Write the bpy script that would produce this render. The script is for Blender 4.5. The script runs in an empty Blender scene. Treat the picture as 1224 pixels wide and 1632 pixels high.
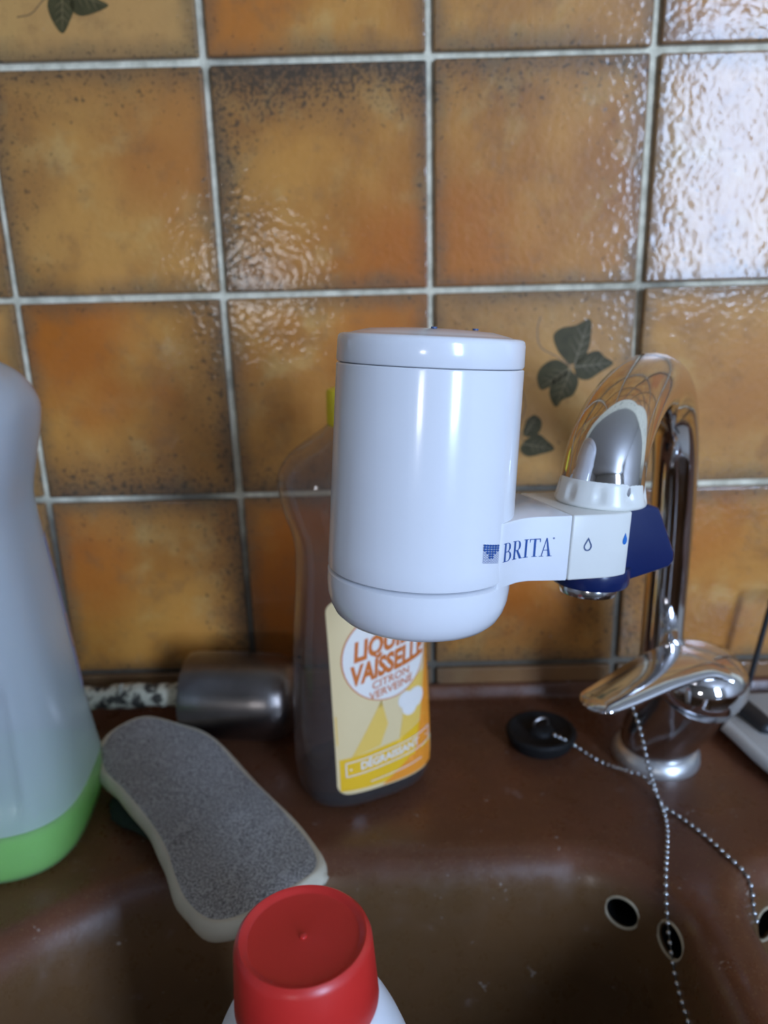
import bpy, bmesh, math, random
from mathutils import Vector, Matrix
import numpy as np

scene = bpy.context.scene
COL = scene.collection
PI = math.pi

# ------------------------------------------------------------------ camera
cam_d = bpy.data.cameras.new('camera')
cam = bpy.data.objects.new('camera', cam_d)
COL.objects.link(cam)
RX, RZ, RY = -0.2925, 0.0050, 0.0251
R3 = (Matrix.Rotation(RZ, 3, 'Z') @ Matrix.Rotation(RX, 3, 'X') @ Matrix.Rotation(RY, 3, 'Y'))
right, fwd, up = R3.col[0], R3.col[1], R3.col[2]
CAM = Vector((.2648, -.5764, -.1431))
m4 = Matrix((( right[0], up[0], -fwd[0], CAM[0]),
             ( right[1], up[1], -fwd[1], CAM[1]),
             ( right[2], up[2], -fwd[2], CAM[2]), (0, 0, 0, 1)))
cam.matrix_world = m4
cam_d.sensor_fit = 'HORIZONTAL'
cam_d.sensor_width = 36
cam_d.lens = 1220 / 1224 * 36
cam_d.clip_start = .01
cam_d.dof.use_dof = True
cam_d.dof.focus_distance = .285
cam_d.dof.aperture_fstop = 11.5
scene.camera = cam

# ------------------------------------------------------------------ light
scene.view_settings.view_transform = 'Standard'
scene.view_settings.look = 'None'
scene.view_settings.gamma = 1
scene.view_settings.use_curve_mapping = False
scene.view_settings.exposure = 0.0
world = bpy.data.worlds.new('daylight'); scene.world = world
world.use_nodes = True
wn = world.node_tree.nodes; wl = world.node_tree.links
bgn = wn['Background']
bgn.inputs[0].default_value = (.55, .72, 1, 1); bgn.inputs[1].default_value = 1.5

def area(name, loc, rot, sx, sy, power, color):
    l = bpy.data.lights.new(name, 'AREA'); l.shape = 'RECTANGLE'
    l.size = sx; l.size_y = sy; l.energy = power; l.color = color
    o = bpy.data.objects.new(name, l); COL.objects.link(o)
    o.location = loc; o.rotation_euler = rot
    return o
YB = -2.85      # the wall behind the camera
area('window_daylight', (1.73, YB - .04, .30), (PI/2, 0, 0), .60, 1.40, 118, (.50, .675, 1.0))
area('side_window_daylight', (-.26, YB - .04, -.12), (PI/2, 0, 0), .34, .30, 6, (.95, .95, 1.0))

# ------------------------------------------------------------------ helpers
def link(name, me, m=None, parent=None, smooth=True):
    o = bpy.data.objects.new(name, me); COL.objects.link(o)
    if m: me.materials.append(m)
    if parent: o.parent = parent
    if smooth:
        me.polygons.foreach_set('use_smooth', [True] * len(me.polygons))
    return o
def autosmooth(me, ang=35):
    me.polygons.foreach_set('use_smooth', [True] * len(me.polygons))
    try: me.set_sharp_from_angle(angle=math.radians(ang))
    except Exception: pass
def obj_bm(name, bm, m=None, parent=None, ang=35):
    bmesh.ops.recalc_face_normals(bm, faces=bm.faces)
    me = bpy.data.meshes.new(name); bm.to_mesh(me); bm.free()
    o = link(name, me, m, parent, False)
    autosmooth(me, ang)
    return o
def pydata(name, v, f, m=None, parent=None, ang=40, recalc=True):
    bm = bmesh.new()
    vs = [bm.verts.new(p) for p in v]
    for q in f:
        try: bm.faces.new([vs[i] for i in q])
        except ValueError: pass
    if not recalc:
        me = bpy.data.meshes.new(name); bm.to_mesh(me); bm.free()
        o = link(name, me, m, parent, False); autosmooth(me, ang); return o
    return obj_bm(name, bm, m, parent, ang)
def empty(name, loc=(0, 0, 0), rot=None, mat=None):
    o = bpy.data.objects.new(name, None); COL.objects.link(o)
    o.empty_display_size = .01
    if mat is not None: o.matrix_world = mat
    else:
        o.location = loc
        if rot: o.rotation_euler = rot
    return o
def tag(o, label=None, cat=None, group=None, kind=None):
    if label: o['label'] = label
    if cat: o['category'] = cat
    if group: o['group'] = group
    if kind: o['kind'] = kind
    return o
def lathe(prof, n=64, fr=None, centre=(0, 0, 0), flute=None):
    """prof list of (r,z). closed where r==0"""
    v, f = [], []
    rings = []
    for k, (r, z) in enumerate(prof):
        if r < 1e-7:
            rings.append([len(v)]); v.append((centre[0], centre[1], centre[2] + z))
        else:
            ring = []
            for i in range(n):
                a = 2 * PI * i / n
                rr = r * (flute(a, k) if flute else 1)
                ring.append(len(v)); v.append((centre[0] + rr * math.cos(a), centre[1] + rr * math.sin(a), centre[2] + z))
            rings.append(ring)
    for a, b in zip(rings, rings[1:]):
        if len(a) == 1 and len(b) == 1: continue
        for i in range(n):
            j = (i + 1) % n
            if len(a) == 1: f.append((a[0], b[i], b[j]))
            elif len(b) == 1: f.append((a[i], a[j], b[0]))
            else: f.append((a[i], a[j], b[j], b[i]))
    if fr is not None: v = [tuple(fr @ Vector(p)) for p in v]
    return v, f
def spline(pts, n):
    """Catmull-Rom through pts, n samples"""
    P = [Vector(p) for p in pts]
    P = [2 * P[0] - P[1]] + P + [2 * P[-1] - P[-2]]
    seg = len(P) - 3; out = []
    for i in range(n):
        t = i / (n - 1) * seg; k = min(int(t), seg - 1); t -= k
        a, b, c, d = P[k:k + 4]
        out.append(.5 * ((2 * b) + (c - a) * t + (2 * a - 5 * b + 4 * c - d) * t * t + (3 * b - a - 3 * c + d) * t ** 3))
    return out
def tube(path, rad, n=20, cap=True, up0=Vector((0, 0, 1)), sec=None):
    """sweep; rad float or list or list of (a,b); sec optional section function(angle)->(x,y)"""
    path = [Vector(p) for p in path]; v, f = [], []; N = len(path); rings = []
    prev = None
    for i, p in enumerate(path):
        t = (path[min(i + 1, N - 1)] - path[max(i - 1, 0)]).normalized()
        if prev is None:
            s = t.cross(up0)
            if s.length < 1e-4: s = t.cross(Vector((1, 0, 0)))
        else:
            s = prev - t * prev.dot(t)
        s.normalize(); u = s.cross(t).normalized(); prev = s
        r = rad[i] if isinstance(rad, (list, tuple)) else rad
        ra, rb_ = r if isinstance(r, (list, tuple)) else (r, r)
        ring = []
        for k in range(n):
            a = 2 * PI * k / n
            ring.append(len(v)); v.append(tuple(p + s * ra * math.cos(a) + u * rb_ * math.sin(a)))
        rings.append(ring)
    for a, b in zip(rings, rings[1:]):
        for k in range(n): f.append((a[k], a[(k + 1) % n], b[(k + 1) % n], b[k]))
    if cap: f.append(tuple(rings[0])); f.append(tuple(reversed(rings[-1])))
    return v, f
def prism(poly, lo, hi, axis='y', bevel=0, seg=3):
    """extrude polygon (a,b) along axis"""
    bm = bmesh.new()
    def P(a, b, c): return {'y': (a, c, b), 'z': (a, b, c), 'x': (c, a, b)}[axis]
    A = [bm.verts.new(P(a, b, lo)) for a, b in poly]
    B = [bm.verts.new(P(a, b, hi)) for a, b in poly]
    n = len(poly)
    bm.faces.new(A); bm.faces.new(list(reversed(B)))
    for i in range(n): bm.faces.new((A[i], B[i], B[(i + 1) % n], A[(i + 1) % n]))
    bmesh.ops.recalc_face_normals(bm, faces=bm.faces)
    if bevel:
        es = [e for e in bm.edges if e.calc_face_angle(0) > .5]
        bmesh.ops.bevel(bm, geom=es, offset=bevel, segments=seg, affect='EDGES', profile=.5, clamp_overlap=True)
    return bm
def box_bm(x0, x1, y0, y1, z0, z1, bevel=0, seg=2):
    return prism([(x0, z0), (x1, z0), (x1, z1), (x0, z1)], y0, y1, 'y', bevel, seg)

# ------------------------------------------------------------------ materials
def new_mat(name):
    m = bpy.data.materials.new(name); m.use_nodes = True
    nt = m.node_tree; p = nt.nodes['Principled BSDF']
    return m, nt, p
def setp(p, **k):
    for a, b in k.items():
        a = {'base': 'Base Color', 'rough': 'Roughness', 'metal': 'Metallic', 'spec': 'Specular IOR Level', 'coat': 'Coat Weight',
             'coatr': 'Coat Roughness', 'trans': 'Transmission Weight', 'sss': 'Subsurface Weight', 'sheen': 'Sheen Weight', 'ior': 'IOR'}[a]
        if a == 'Base Color' and len(b) == 3: b = (*b, 1)
        p.inputs[a].default_value = b
class NT:
    def __init__(s, nt): s.nt = nt
    def n(s, t, **k):
        x = s.nt.nodes.new(t)
        for a, b in k.items(): setattr(x, a, b)
        return x
    def l(s, a, b): s.nt.links.new(a, b)
    def val(s, sock, v):
        if hasattr(v, 'is_output') or isinstance(v, bpy.types.NodeSocket): s.l(v, sock)
        else: sock.default_value = v
    def math(s, op, a, b=0., c=0., clamp=False):
        x = s.n('ShaderNodeMath', operation=op); x.use_clamp = clamp
        s.val(x.inputs[0], a); s.val(x.inputs[1], b)
        if op in ('MULTIPLY_ADD', 'SMOOTH_MIN'): s.val(x.inputs[2], c)
        return x.outputs[0]
    def ss(s, v, lo, hi, a=0., b=1.):
        x = s.n('ShaderNodeMapRange', interpolation_type='SMOOTHSTEP')
        s.val(x.inputs[0], v); x.inputs[1].default_value = lo; x.inputs[2].default_value = hi
        x.inputs[3].default_value = a; x.inputs[4].default_value = b
        return x.outputs[0]
    def noise(s, vec, scale, detail=2, rough=.5, dist=0):
        x = s.n('ShaderNodeTexNoise'); x.inputs['Scale'].default_value = scale
        x.inputs['Detail'].default_value = detail; x.inputs['Roughness'].default_value = rough
        x.inputs['Distortion'].default_value = dist
        if vec is not None: s.l(vec, x.inputs['Vector'])
        return x.outputs['Fac']
    def mix(s, f, a, b, mode='MIX'):
        x = s.n('ShaderNodeMix', data_type='RGBA', blend_type=mode)
        s.val(x.inputs[0], f)
        for sock, v in ((x.inputs[6], a), (x.inputs[7], b)):
            if isinstance(v, tuple): sock.default_value = (*v[:3], 1)
            else: s.l(v, sock)
        return x.outputs[2]
    def obj(s): return s.n('ShaderNodeTexCoord').outputs['Object']
    def bump(s, h, strength, dist, p, sock='Normal'):
        x = s.n('ShaderNodeBump'); x.inputs['Strength'].default_value = strength; x.inputs['Distance'].default_value = dist
        s.l(h, x.inputs['Height']); s.l(x.outputs[0], p.inputs[sock]); return x
def simple(name, base, rough=.5, metal=0, var=.0, vscale=40, bump=0, bscale=300, **k):
    m, nt, p = new_mat(name); g = NT(nt)
    setp(p, base=base, rough=rough, metal=metal, **k)
    o = g.obj()
    if var:
        f = g.noise(o, vscale, 4)
        dark = tuple(c * (1 - var) for c in base); lite = tuple(min(1, c * (1 + var)) for c in base)
        g.l(g.mix(f, dark, lite), p.inputs['Base Color'])
    if bump: g.bump(g.noise(o, bscale, 3), bump, .001, p)
    return m

# tile glaze: every tile carries its own numbers as custom properties, the material reads them
def tile_material():
    m, nt, p = new_mat('glazed_tile'); g = NT(nt)
    def att(n):
        a = g.n('ShaderNodeAttribute', attribute_type='OBJECT', attribute_name=n); return a.outputs['Fac']
    o = g.obj(); sep = g.n('ShaderNodeSeparateXYZ'); g.l(o, sep.inputs[0])
    x, z = sep.outputs[0], sep.outputs[2]
    comb = g.n('ShaderNodeCombineXYZ'); g.l(att('seed'), comb.inputs[0]); g.l(att('seed'), comb.inputs[2])
    va = g.n('ShaderNodeVectorMath', operation='ADD'); g.l(o, va.inputs[0]); g.l(comb.outputs[0], va.inputs[1]); w = va.outputs[0]
    n1 = g.noise(w, 14, 3, .55, .3); n2 = g.noise(w, 26, 4, .6); n3 = g.noise(w, 9, 2)
    base = g.mix(g.ss(n1, .35, .68), (.60, .262, .050), (.45, .170, .028))
    base = g.mix(g.math('MULTIPLY', g.ss(n2, .5, .72), .75), base, (.62, .35, .105))
    base = g.mix(att('grime'), base, (.13, .085, .055))  # even dull brown over the low strip of cut tiles
    # rusty orange corners
    rust = g.math('MULTIPLY', g.ss(n3, .45, .62), att('rust'))
    ox = g.math('SUBTRACT', x, att('rust_x')); oz = g.math('SUBTRACT', z, att('rust_z'))
    dist = g.math('SQRT', g.math('ADD', g.math('MULTIPLY', ox, ox), g.math('MULTIPLY', oz, oz)))
    dist = g.math('ADD', dist, g.math('MULTIPLY', g.math('SUBTRACT', n2, .5), .05))
    rust = g.math('MAXIMUM', rust, g.math('MULTIPLY', g.ss(dist, .015, .075, 1, 0), att('rust_spot')))
    base = g.mix(g.math('MULTIPLY', rust, .85), base, (.48, .125, .010))
    base = g.mix(att('pale'), base, (.62, .42, .165))
    # dull grey-brown rim of the glaze
    ax = g.math('ABSOLUTE', x); az = g.math('ABSOLUTE', z)
    e = g.math('ADD', g.math('MAXIMUM', ax, az), g.math('MULTIPLY', g.math('SUBTRACT', n2, .5), .022))
    rim = g.ss(e, .056, .075)
    base = g.mix(g.math('MULTIPLY', g.ss(g.noise(w, 34, 5, .7), .50, .68), .42), base, (.27, .125, .045))
    base = g.mix(g.math('MULTIPLY', rim, .66), base, (.15, .095, .050))
    # smoky dark sides with speckles
    def side(c, sgn, name, w0=.015, w1=.075):
        c2 = g.math('ADD', g.math('MULTIPLY', c, sgn), g.math('MULTIPLY', g.math('SUBTRACT', n1, .5), .05))
        return g.math('MULTIPLY', g.ss(c2, w0, w1), att(name))
    d = g.math('MAXIMUM', g.math('MAXIMUM', side(x, 1., 'dark_right'), side(x, -1., 'dark_left')),
               g.math('MAXIMUM', side(z, 1., 'dark_top'), side(z, -1., 'dark_bottom')))
    base = g.mix(g.math('MULTIPLY', d, .66), base, (.085, .060, .042))
    sp1 = g.noise(w, 420, 3, .7); sp2 = g.noise(w, 210, 3, .65)
    thr = g.math('SUBTRACT', .655, g.math('MULTIPLY', g.math('MAXIMUM', d, g.math('MULTIPLY', rim, .45)), .20))
    s1 = g.ss(g.math('SUBTRACT', sp1, thr), 0., .06); s2 = g.ss(g.math('SUBTRACT', sp2, g.math('ADD', thr, .0)), 0., .07)
    s = g.math('MAXIMUM', g.math('MULTIPLY', s1, .65), g.math('MULTIPLY', s2, .75))
    base = g.mix(s, base, (.045, .035, .022))
    # faint pale flecks
    fl = g.ss(g.noise(w, 330, 1), .76, .80); base = g.mix(g.math('MULTIPLY', fl, .35), base, (.6, .5, .42))
    g.l(base, p.inputs['Base Color'])
    setp(p, rough=.45, spec=.25, coat=.42, coatr=.08)
    # rippled glaze
    vo = g.n('ShaderNodeTexVoronoi', feature='SMOOTH_F1'); vo.inputs['Scale'].default_value = 210; g.l(w, vo.inputs['Vector'])
    h = g.math('ADD', g.math('MULTIPLY', g.noise(w, 230, 2, .45, .15), .8), g.math('MULTIPLY', g.noise(w, 45, 2), .9))
    h = g.math('ADD', h, g.math('MULTIPLY', vo.outputs['Distance'], -.5))
    b = g.bump(h, .29, .0010, p); g.l(b.outputs[0], p.inputs['Coat Normal'])
    return m
def grout_material():
    m, nt, p = new_mat('grout'); g = NT(nt); o = g.obj()
    sep = g.n('ShaderNodeSeparateXYZ'); g.l(o, sep.inputs[0])
    n = g.noise(o, 60, 5, .7); n2 = g.noise(o, 9, 3, .6)
    c = g.mix(g.ss(n, .3, .7), (.54, .49, .35), (.95, .88, .67))
    # greasy dirt, thickest in the low joints near the sink
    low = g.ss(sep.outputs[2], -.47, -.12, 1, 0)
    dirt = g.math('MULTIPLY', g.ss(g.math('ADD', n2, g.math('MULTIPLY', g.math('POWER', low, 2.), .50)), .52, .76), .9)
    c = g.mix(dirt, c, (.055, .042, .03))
    g.l(c, p.inputs['Base Color']); setp(p, rough=.8)
    g.bump(g.noise(o, 500, 3), .5, .001, p)
    return m
def sink_material():
    m, nt, p = new_mat('brown_sink_enamel'); g = NT(nt); o = g.obj()
    n = g.noise(o, 12, 4, .6); n2 = g.noise(o, 900, 2, .6); n3 = g.noise(o, 55, 5, .65)
    c = g.mix(g.ss(n, .3, .7), (.150, .054, .026), (.105, .040, .019))
    c = g.mix(g.math('MULTIPLY', g.ss(n2, .60, .72), .5), c, (.34, .21, .09))
    sep = g.n('ShaderNodeSeparateXYZ'); g.l(o, sep.inputs[0])
    # the bowls are a more olive gold brown below their rims
    bowl = g.ss(sep.outputs[2], -.498, -.482, 1, 0)
    c = g.mix(g.math('MULTIPLY', bowl, .7), c, (.112, .064, .024))
    c = g.mix(g.math('MULTIPLY', g.ss(n3, .62, .75), .3), c, (.30, .22, .19))        # limescale film
    st = g.ss(g.noise(o, 170, 2, .4, 1.5), .745, .77); c = g.mix(g.math('MULTIPLY', st, .5), c, (.48, .42, .36))
    g.l(c, p.inputs['Base Color'])
    g.l(g.ss(n3, .3, .8, .24, .46), p.inputs['Roughness'])
    setp(p, spec=.45)
    g.bump(g.noise(o, 420, 3), .10, .0006, p)
    return m
M = {}
M['tile'] = tile_material(); M['grout'] = grout_material(); M['sink'] = sink_material()
M['white'] = simple('white_plastic', (.84, .85, .88), .16, spec=.55, coat=.3, coatr=.06, var=.01)
M['ivory'] = simple('ivory_plastic', (.80, .79, .73), .26, spec=.5, var=.02)
M['blue'] = simple('navy_plastic', (.008, .018, .085), .26, spec=.5)
M['ink'] = simple('blue_print', (.02, .09, .33), .4)
M['inkgrey'] = simple('grey_blue_print', (.06, .10, .22), .45)
M['inkblue'] = simple('bright_blue_print', (.02, .17, .55), .4)
M['chrome'] = simple('chrome', (.72, .72, .74), .07, 1, bump=.05, bscale=60)
M['ringmetal'] = simple('limescaled_chrome', (.66, .66, .65), .36, .8, var=.2, vscale=120)
M['chromedull'] = simple('worn_chrome', (.62, .61, .61), .17, 1, var=.15, vscale=90, bump=.1, bscale=150)
M['steel'] = simple('tarnished_steel', (.22, .20, .19), .30, 1, var=.35, vscale=40)
M['rubber'] = simple('black_rubber', (.010, .010, .010), .6, spec=.2, var=.4, vscale=120, bump=.3)
M['blackp'] = simple('black_plastic', (.02, .022, .025), .35)
M['red'] = simple('red_plastic', (.62, .028, .022), .36, spec=.45, coat=.15, coatr=.25, var=.03, vscale=200)
M['bottlewhite'] = simple('white_bottle_plastic', (.80, .84, .90), .35)
M['bead'] = simple('nickel_beads', (.55, .57, .58), .22, 1)
M['wire'] = simple('dark_wire', (.12, .12, .11), .5, .6)
M['beige'] = simple('beige_edge', (.52, .47, .36), .7, var=.12, vscale=60)
M['yellowcap'] = simple('yellow_plastic', (.82, .66, .02), .35)
M['rackwhite'] = simple('white_enamel_tray', (.62, .65, .64), .4, var=.06)
M['darkgreen'] = simple('dark_green_scourer', (.008, .018, .012), .9, var=.5, vscale=300, bump=.8, bscale=500)
def handle_mat():
    m, nt, p = new_mat('flaking_painted_handle'); g = NT(nt); o = g.obj()
    n = g.ss(g.noise(o, 85, 4, .65), .44, .56)
    g.l(g.mix(n, (.035, .030, .022), (.50, .46, .34)), p.inputs['Base Color']); setp(p, rough=.75); g.bump(n, .6, .001, p); return m
M['handle'] = handle_mat()
M['wall'] = simple('painted_plaster', (.44, .42, .40), .8)
M['cupboard'] = simple('cupboard_board', (.10, .06, .04), .6, var=.1)
M['floor'] = simple('floor_lino', (.16, .13, .10), .6, var=.1)
M['dirt'] = simple('limescale_crumb', (.50, .45, .38), .8)
M['leaf'] = simple('olive_leaf_print', (.075, .060, .022), .5, var=.45, vscale=160, spec=.2)
M['vein'] = simple('leaf_vein_print', (.21, .15, .06), .4)
M['stem'] = simple('stem_print', (.20, .11, .045), .4)

# ------------------------------------------------------------------ the wall of tiles
T = .15
wall_back = box_bm(-1.4, 2.7, .0015, .12, -1.40, 1.10)
wb = obj_bm('wall_back', wall_back, M['grout']); tag(wb, kind='structure')
def tile_mesh(w, h, name):
    bm = box_bm(-w/2, w/2, 0, .0065, -h/2, h/2, .0016, 3)
    bmesh.ops.recalc_face_normals(bm, faces=bm.faces)
    me = bpy.data.meshes.new(name); bm.to_mesh(me); bm.free(); autosmooth(me, 12)
    me.materials.append(M['tile']); return me
tmeshes = [tile_mesh(T - .0048 - k * .0006, T - .0050 + k * .0004, 'tile') for k in range(3)]
strip_mesh = tile_mesh(T - .005, .0145, 'tile_strip')
KEYS = ('grime', 'rust', 'rust_x', 'rust_z', 'rust_spot', 'pale', 'dark_top', 'dark_bottom', 'dark_left', 'dark_right')
special = {  # (column, row): look of the glaze as in the photograph
    (0, 0): dict(dark_top=.5, dark_left=.45, rust=.2, rust_x=.055, rust_z=.02, rust_spot=.7, pale=.12),
    (1, 0): dict(dark_top=1.0, dark_left=.7, rust_x=.055, rust_z=-.06, rust_spot=1),
    (2, 0): dict(dark_top=.55, rust_x=-.055, rust_z=-.05, rust_spot=.8, dark_right=.2),
    (3, 0): dict(dark_bottom=.3, dark_left=.25, pale=.2),
    (0, 1): dict(dark_right=.6, dark_bottom=.75, rust=.8, rust_x=-.045, rust_z=.05, rust_spot=1),
    (1, 1): dict(dark_bottom=.7, dark_left=.25, rust_x=.05, rust_z=.05, rust_spot=.8),
    (2, 1): dict(dark_top=.35, pale=.28, rust_x=-.05, rust_z=.05, rust_spot=.5),
    (3, 1): dict(pale=.2, rust_x=.02, rust_z=.0, rust_spot=.6, dark_bottom=.25),
    (0, 2): dict(dark_top=.4, dark_right=.6, rust_x=-.055, rust_z=.02, rust_spot=.9),
    (1, 2): dict(rust=1, rust_x=-.045, rust_z=.01, rust_spot=1, dark_left=.1, dark_bottom=.4),
    (2, 2): dict(dark_right=.6, dark_bottom=.5, rust_x=-.02, rust_z=-.0, rust_spot=.9),
    (3, 2): dict(dark_right=.5, dark_left=.6, rust_x=-.03, rust_z=.05, rust_spot=.7, dark_top=.2),
    (-1, 1): dict(rust=.5, pale=.2, dark_left=.3), (-1, 2): dict(rust=.3, pale=.2),
    (0, -1): dict(pale=.45, rust_x=.01, rust_z=-.055, rust_spot=.5),
    (1, -1): dict(rust_x=-.06, rust_z=-.04, rust_spot=.9, pale=.05, dark_right=.1),
    (2, -1): dict(dark_bottom=.2, pale=.1), (3, -1): dict(dark_left=.3, pale=.1, rust=.4)}
tiles = {}
rnd = random.Random(5)
grid_wall = wb
for r in range(-3, 4):
    for c in range(-3, 7):
        if r == 3: me, w, h, cz = strip_mesh, T, .0145, -.45 - .0025 - .0078
        else: me, cz = tmeshes[rnd.randrange(3)], -r * T - T / 2
        o = bpy.data.objects.new('tile', me); COL.objects.link(o); o.parent = wb
        o.location = (c * T + T / 2 + rnd.uniform(-.0005, .0005), -.0035, cz + rnd.uniform(-.0005, .0005))
        tx, tz, ty = rnd.uniform(-.005, .005), rnd.uniform(-.005, .005), rnd.uniform(-.003, .003)
        if (c, r) == (3, 1): tx, tz = .046, .01
        if (c, r) == (3, 0): tx, tz = .0, .0
        if r == 3: tx = tz = ty = 0
        o.rotation_euler = (tx, ty, tz)
        v = dict.fromkeys(KEYS, 0.0)
        v.update(dark_top=rnd.uniform(0, .5), dark_bottom=rnd.uniform(0, .5), dark_left=rnd.uniform(0, .5), rust=rnd.uniform(0, 1))
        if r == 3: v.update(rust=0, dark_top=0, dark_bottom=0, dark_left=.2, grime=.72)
        if (c, r) in special:
            v = dict.fromkeys(KEYS, 0.0); v.update(special[(c, r)])
        for k in KEYS: o[k] = float(v[k])
        o['seed'] = rnd.uniform(0, 40)
        tiles[(c, r)] = o

# leaf prints fired into two of the tiles (flat prints)
def leaf_print(tile, poly, tip, base):
    o = tiles[tile]; L = o.location
    cx = sum(p[0] for p in poly) / len(poly); cz = sum(p[1] for p in poly) / len(poly)
    pts = spline([(x, 0, z) for x, z in poly] + [(poly[0][0], 0, poly[0][1])], 40)[:-1]
    bm = bmesh.new(); c = bm.verts.new((cx - L[0], -.00015, cz - L[2]))
    ring = [bm.verts.new((p.x - L[0], -.00015, p.z - L[2])) for p in pts]
    for i in range(len(ring)): bm.faces.new((c, ring[i], ring[(i + 1) % len(ring)]))
    lf = obj_bm('leaf_print', bm, M['leaf'], o)
    # veins
    a, b = Vector((base[0], 0, base[1])), Vector((tip[0], 0, tip[1]))
    d = (b - a); nrm = Vector((-d.z, 0, d.x)).normalized(); Ln = d.length
    bm = bmesh.new()
    def strip(p, q, w):
        t = (q - p).normalized(); s = Vector((-t.z, 0, t.x)) * w
        vs = [bm.verts.new((k.x - L[0], -.0003, k.z - L[2])) for k in (p - s, p + s, q + s * .4, q - s * .4)]
        bm.faces.new(vs)
    strip(a, b, .0004)
    for k in (.25, .45, .65):
        for sg in (-1, 1):
            p = a + d * k; strip(p, p + d.normalized() * Ln * .2 + nrm * sg * Ln * .22, .00025)
    obj_bm('leaf_vein', bm, M['vein'], o)
leaf_print((2, 1), [(0.4013, -0.2051), (0.393, -0.1957), (0.3889, -0.1843), (0.3946, -0.1786), (0.4047, -0.177), (0.4150, -0.1727), (0.4164, -0.1827), (0.4152, -0.194), (0.4105, -0.203)], (.4137, -.175), (.405, -.206))
leaf_print((2, 1), [(0.4046, -0.2061), (0.4126, -0.1985), (0.4218, -0.1955), (0.4276, -0.2002), (0.4340, -0.2050), (0.425, -0.2112), (0.4159, -0.2166), (0.4078, -0.2145)], (.432, -.2045), (.405, -.207))
leaf_print((2, 1), [(0.4014, -0.206), (0.3918, -0.2012), (0.3827, -0.2047), (0.3780, -0.2129), (0.3812, -0.2233), (0.3902, -0.2197), (0.3985, -0.2143)], (.3812, -.2213), (.403, -.207))
leaf_print((2, 1), [(0.4029, -0.2088), (0.4089, -0.2169), (0.4056, -0.2276), (0.3978, -0.2312), (0.3928, -0.2363), (0.3877, -0.2271), (0.3892, -0.2164), (0.396, -0.2105)], (.3935, -.234), (.403, -.208))
leaf_print((2, 1), [(0.3713, -0.2457), (0.3769, -0.2421), (0.3827, -0.247), (0.3811, -0.2556), (0.3736, -0.2588), (0.3687, -0.2563)], (.378, -.244), (.3705, -.257))
leaf_print((2, 1), [(0.3703, -0.2612), (0.3797, -0.2566), (0.3861, -0.2606), (0.3932, -0.2686), (0.3836, -0.2723), (0.3731, -0.274), (0.3671, -0.2685)], (.391, -.2682), (.369, -.264))
leaf_print((0, -1), [(0.0549, 0.0432), (0.0656, 0.0408), (0.0687, 0.0336), (0.0647, 0.0254), (0.0587, 0.0180), (0.0533, 0.0246), (0.051, 0.034)], (.0588, .020), (.062, .042))
leaf_print((0, -1), [(0.066, 0.0437), (0.0757, 0.0456), (0.0813, 0.0412), (0.0848, 0.0368), (0.0908, 0.0331), (0.0805, 0.029), (0.0712, 0.0278), (0.0661, 0.0326)], (.089, .0335), (.065, .042))
leaf_print((0, -1), [(0.0589, 0.0424), (0.0522, 0.0525), (0.0575, 0.0611), (0.0679, 0.0626), (0.0742, 0.0555), (0.0705, 0.0468)], (.063, .061), (.064, .043))
def stem_print(tile, pts):
    o = tiles[tile]; L = o.location; pp = spline([(x, 0, z) for x, z in pts], 24)
    bm = bmesh.new(); prev = None
    for i, p in enumerate(pp):
        t = (pp[min(i + 1, 23)] - pp[max(i - 1, 0)]).normalized(); s = Vector((-t.z, 0, t.x)) * .0004
        a = bm.verts.new((p.x - s.x - L[0], -.0001, p.z - s.z - L[2])); b = bm.verts.new((p.x + s.x - L[0], -.0001, p.z + s.z - L[2]))
        if prev: bm.faces.new((prev[0], prev[1], b, a))
        prev = (a, b)
    obj_bm('stem_print', bm, M['stem'], o)
stem_print((2, 1), [(.404, -.207), (.392, -.199), (.380, -.192), (.377, -.180), (.379, -.170)])
stem_print((2, 1), [(.369, -.262), (.366, -.250), (.370, -.235), (.366, -.220)])
stem_print((0, -1), [(.062, .042), (.050, .038), (.040, .030), (.030, .028)])

# ------------------------------------------------------------------ rest of the room
def struct(name, bm, m): return tag(obj_bm(name, bm, m), kind='structure')
struct('floor', box_bm(-1.4, 2.7, YB, .0, -1.48, -1.38), M['floor'])
struct('ceiling', box_bm(-1.4, 2.7, YB, .12, 1.10, 1.2), M['wall'])
struct('wall_left', box_bm(-1.5, -1.4, YB, .12, -1.38, 1.10), M['wall'])
struct('wall_right', box_bm(2.7, 2.8, YB, .12, -1.38, 1.10), M['wall'])
bm = bmesh.new()
def rect(x0, x1, z0, z1):
    b2 = box_bm(x0, x1, YB - .1, YB, z0, z1); me = bpy.data.meshes.new('t'); b2.to_mesh(me); b2.free(); bm.from_mesh(me); bpy.data.meshes.remove(me)
rect(-1.4, -.43, -1.38, 1.10); rect(-.43, -.09, -1.38, -.27); rect(-.43, -.09, .03, 1.10); rect(-.09, 1.43, -1.38, 1.10)
rect(1.43, 2.03, -1.38, -.40); rect(1.43, 2.03, 1.0, 1.10); rect(2.03, 2.7, -1.38, 1.10)
struct('wall_front', bm, M['wall'])
M['frame'] = simple('window_frame_paint', (.75, .75, .73), .4)
def window(name, x0, x1, z0, z1, mull):
    bm = bmesh.new(); w = .035
    for a in ((x0, x0 + w, z0, z1), (x1 - w, x1, z0, z1), (x0, x1, z0, z0 + w), (x0, x1, z1 - w, z1)) + tuple(((m - .02, m + .02, z0, z1) for m in mull)):
        b2 = box_bm(a[0], a[1], YB - .02, YB + .015, a[2], a[3], .003); me = bpy.data.meshes.new('t'); b2.to_mesh(me); b2.free(); bm.from_mesh(me); bpy.data.meshes.remove(me)
    tag(obj_bm(name, bm, M['frame']), kind='structure')
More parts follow.
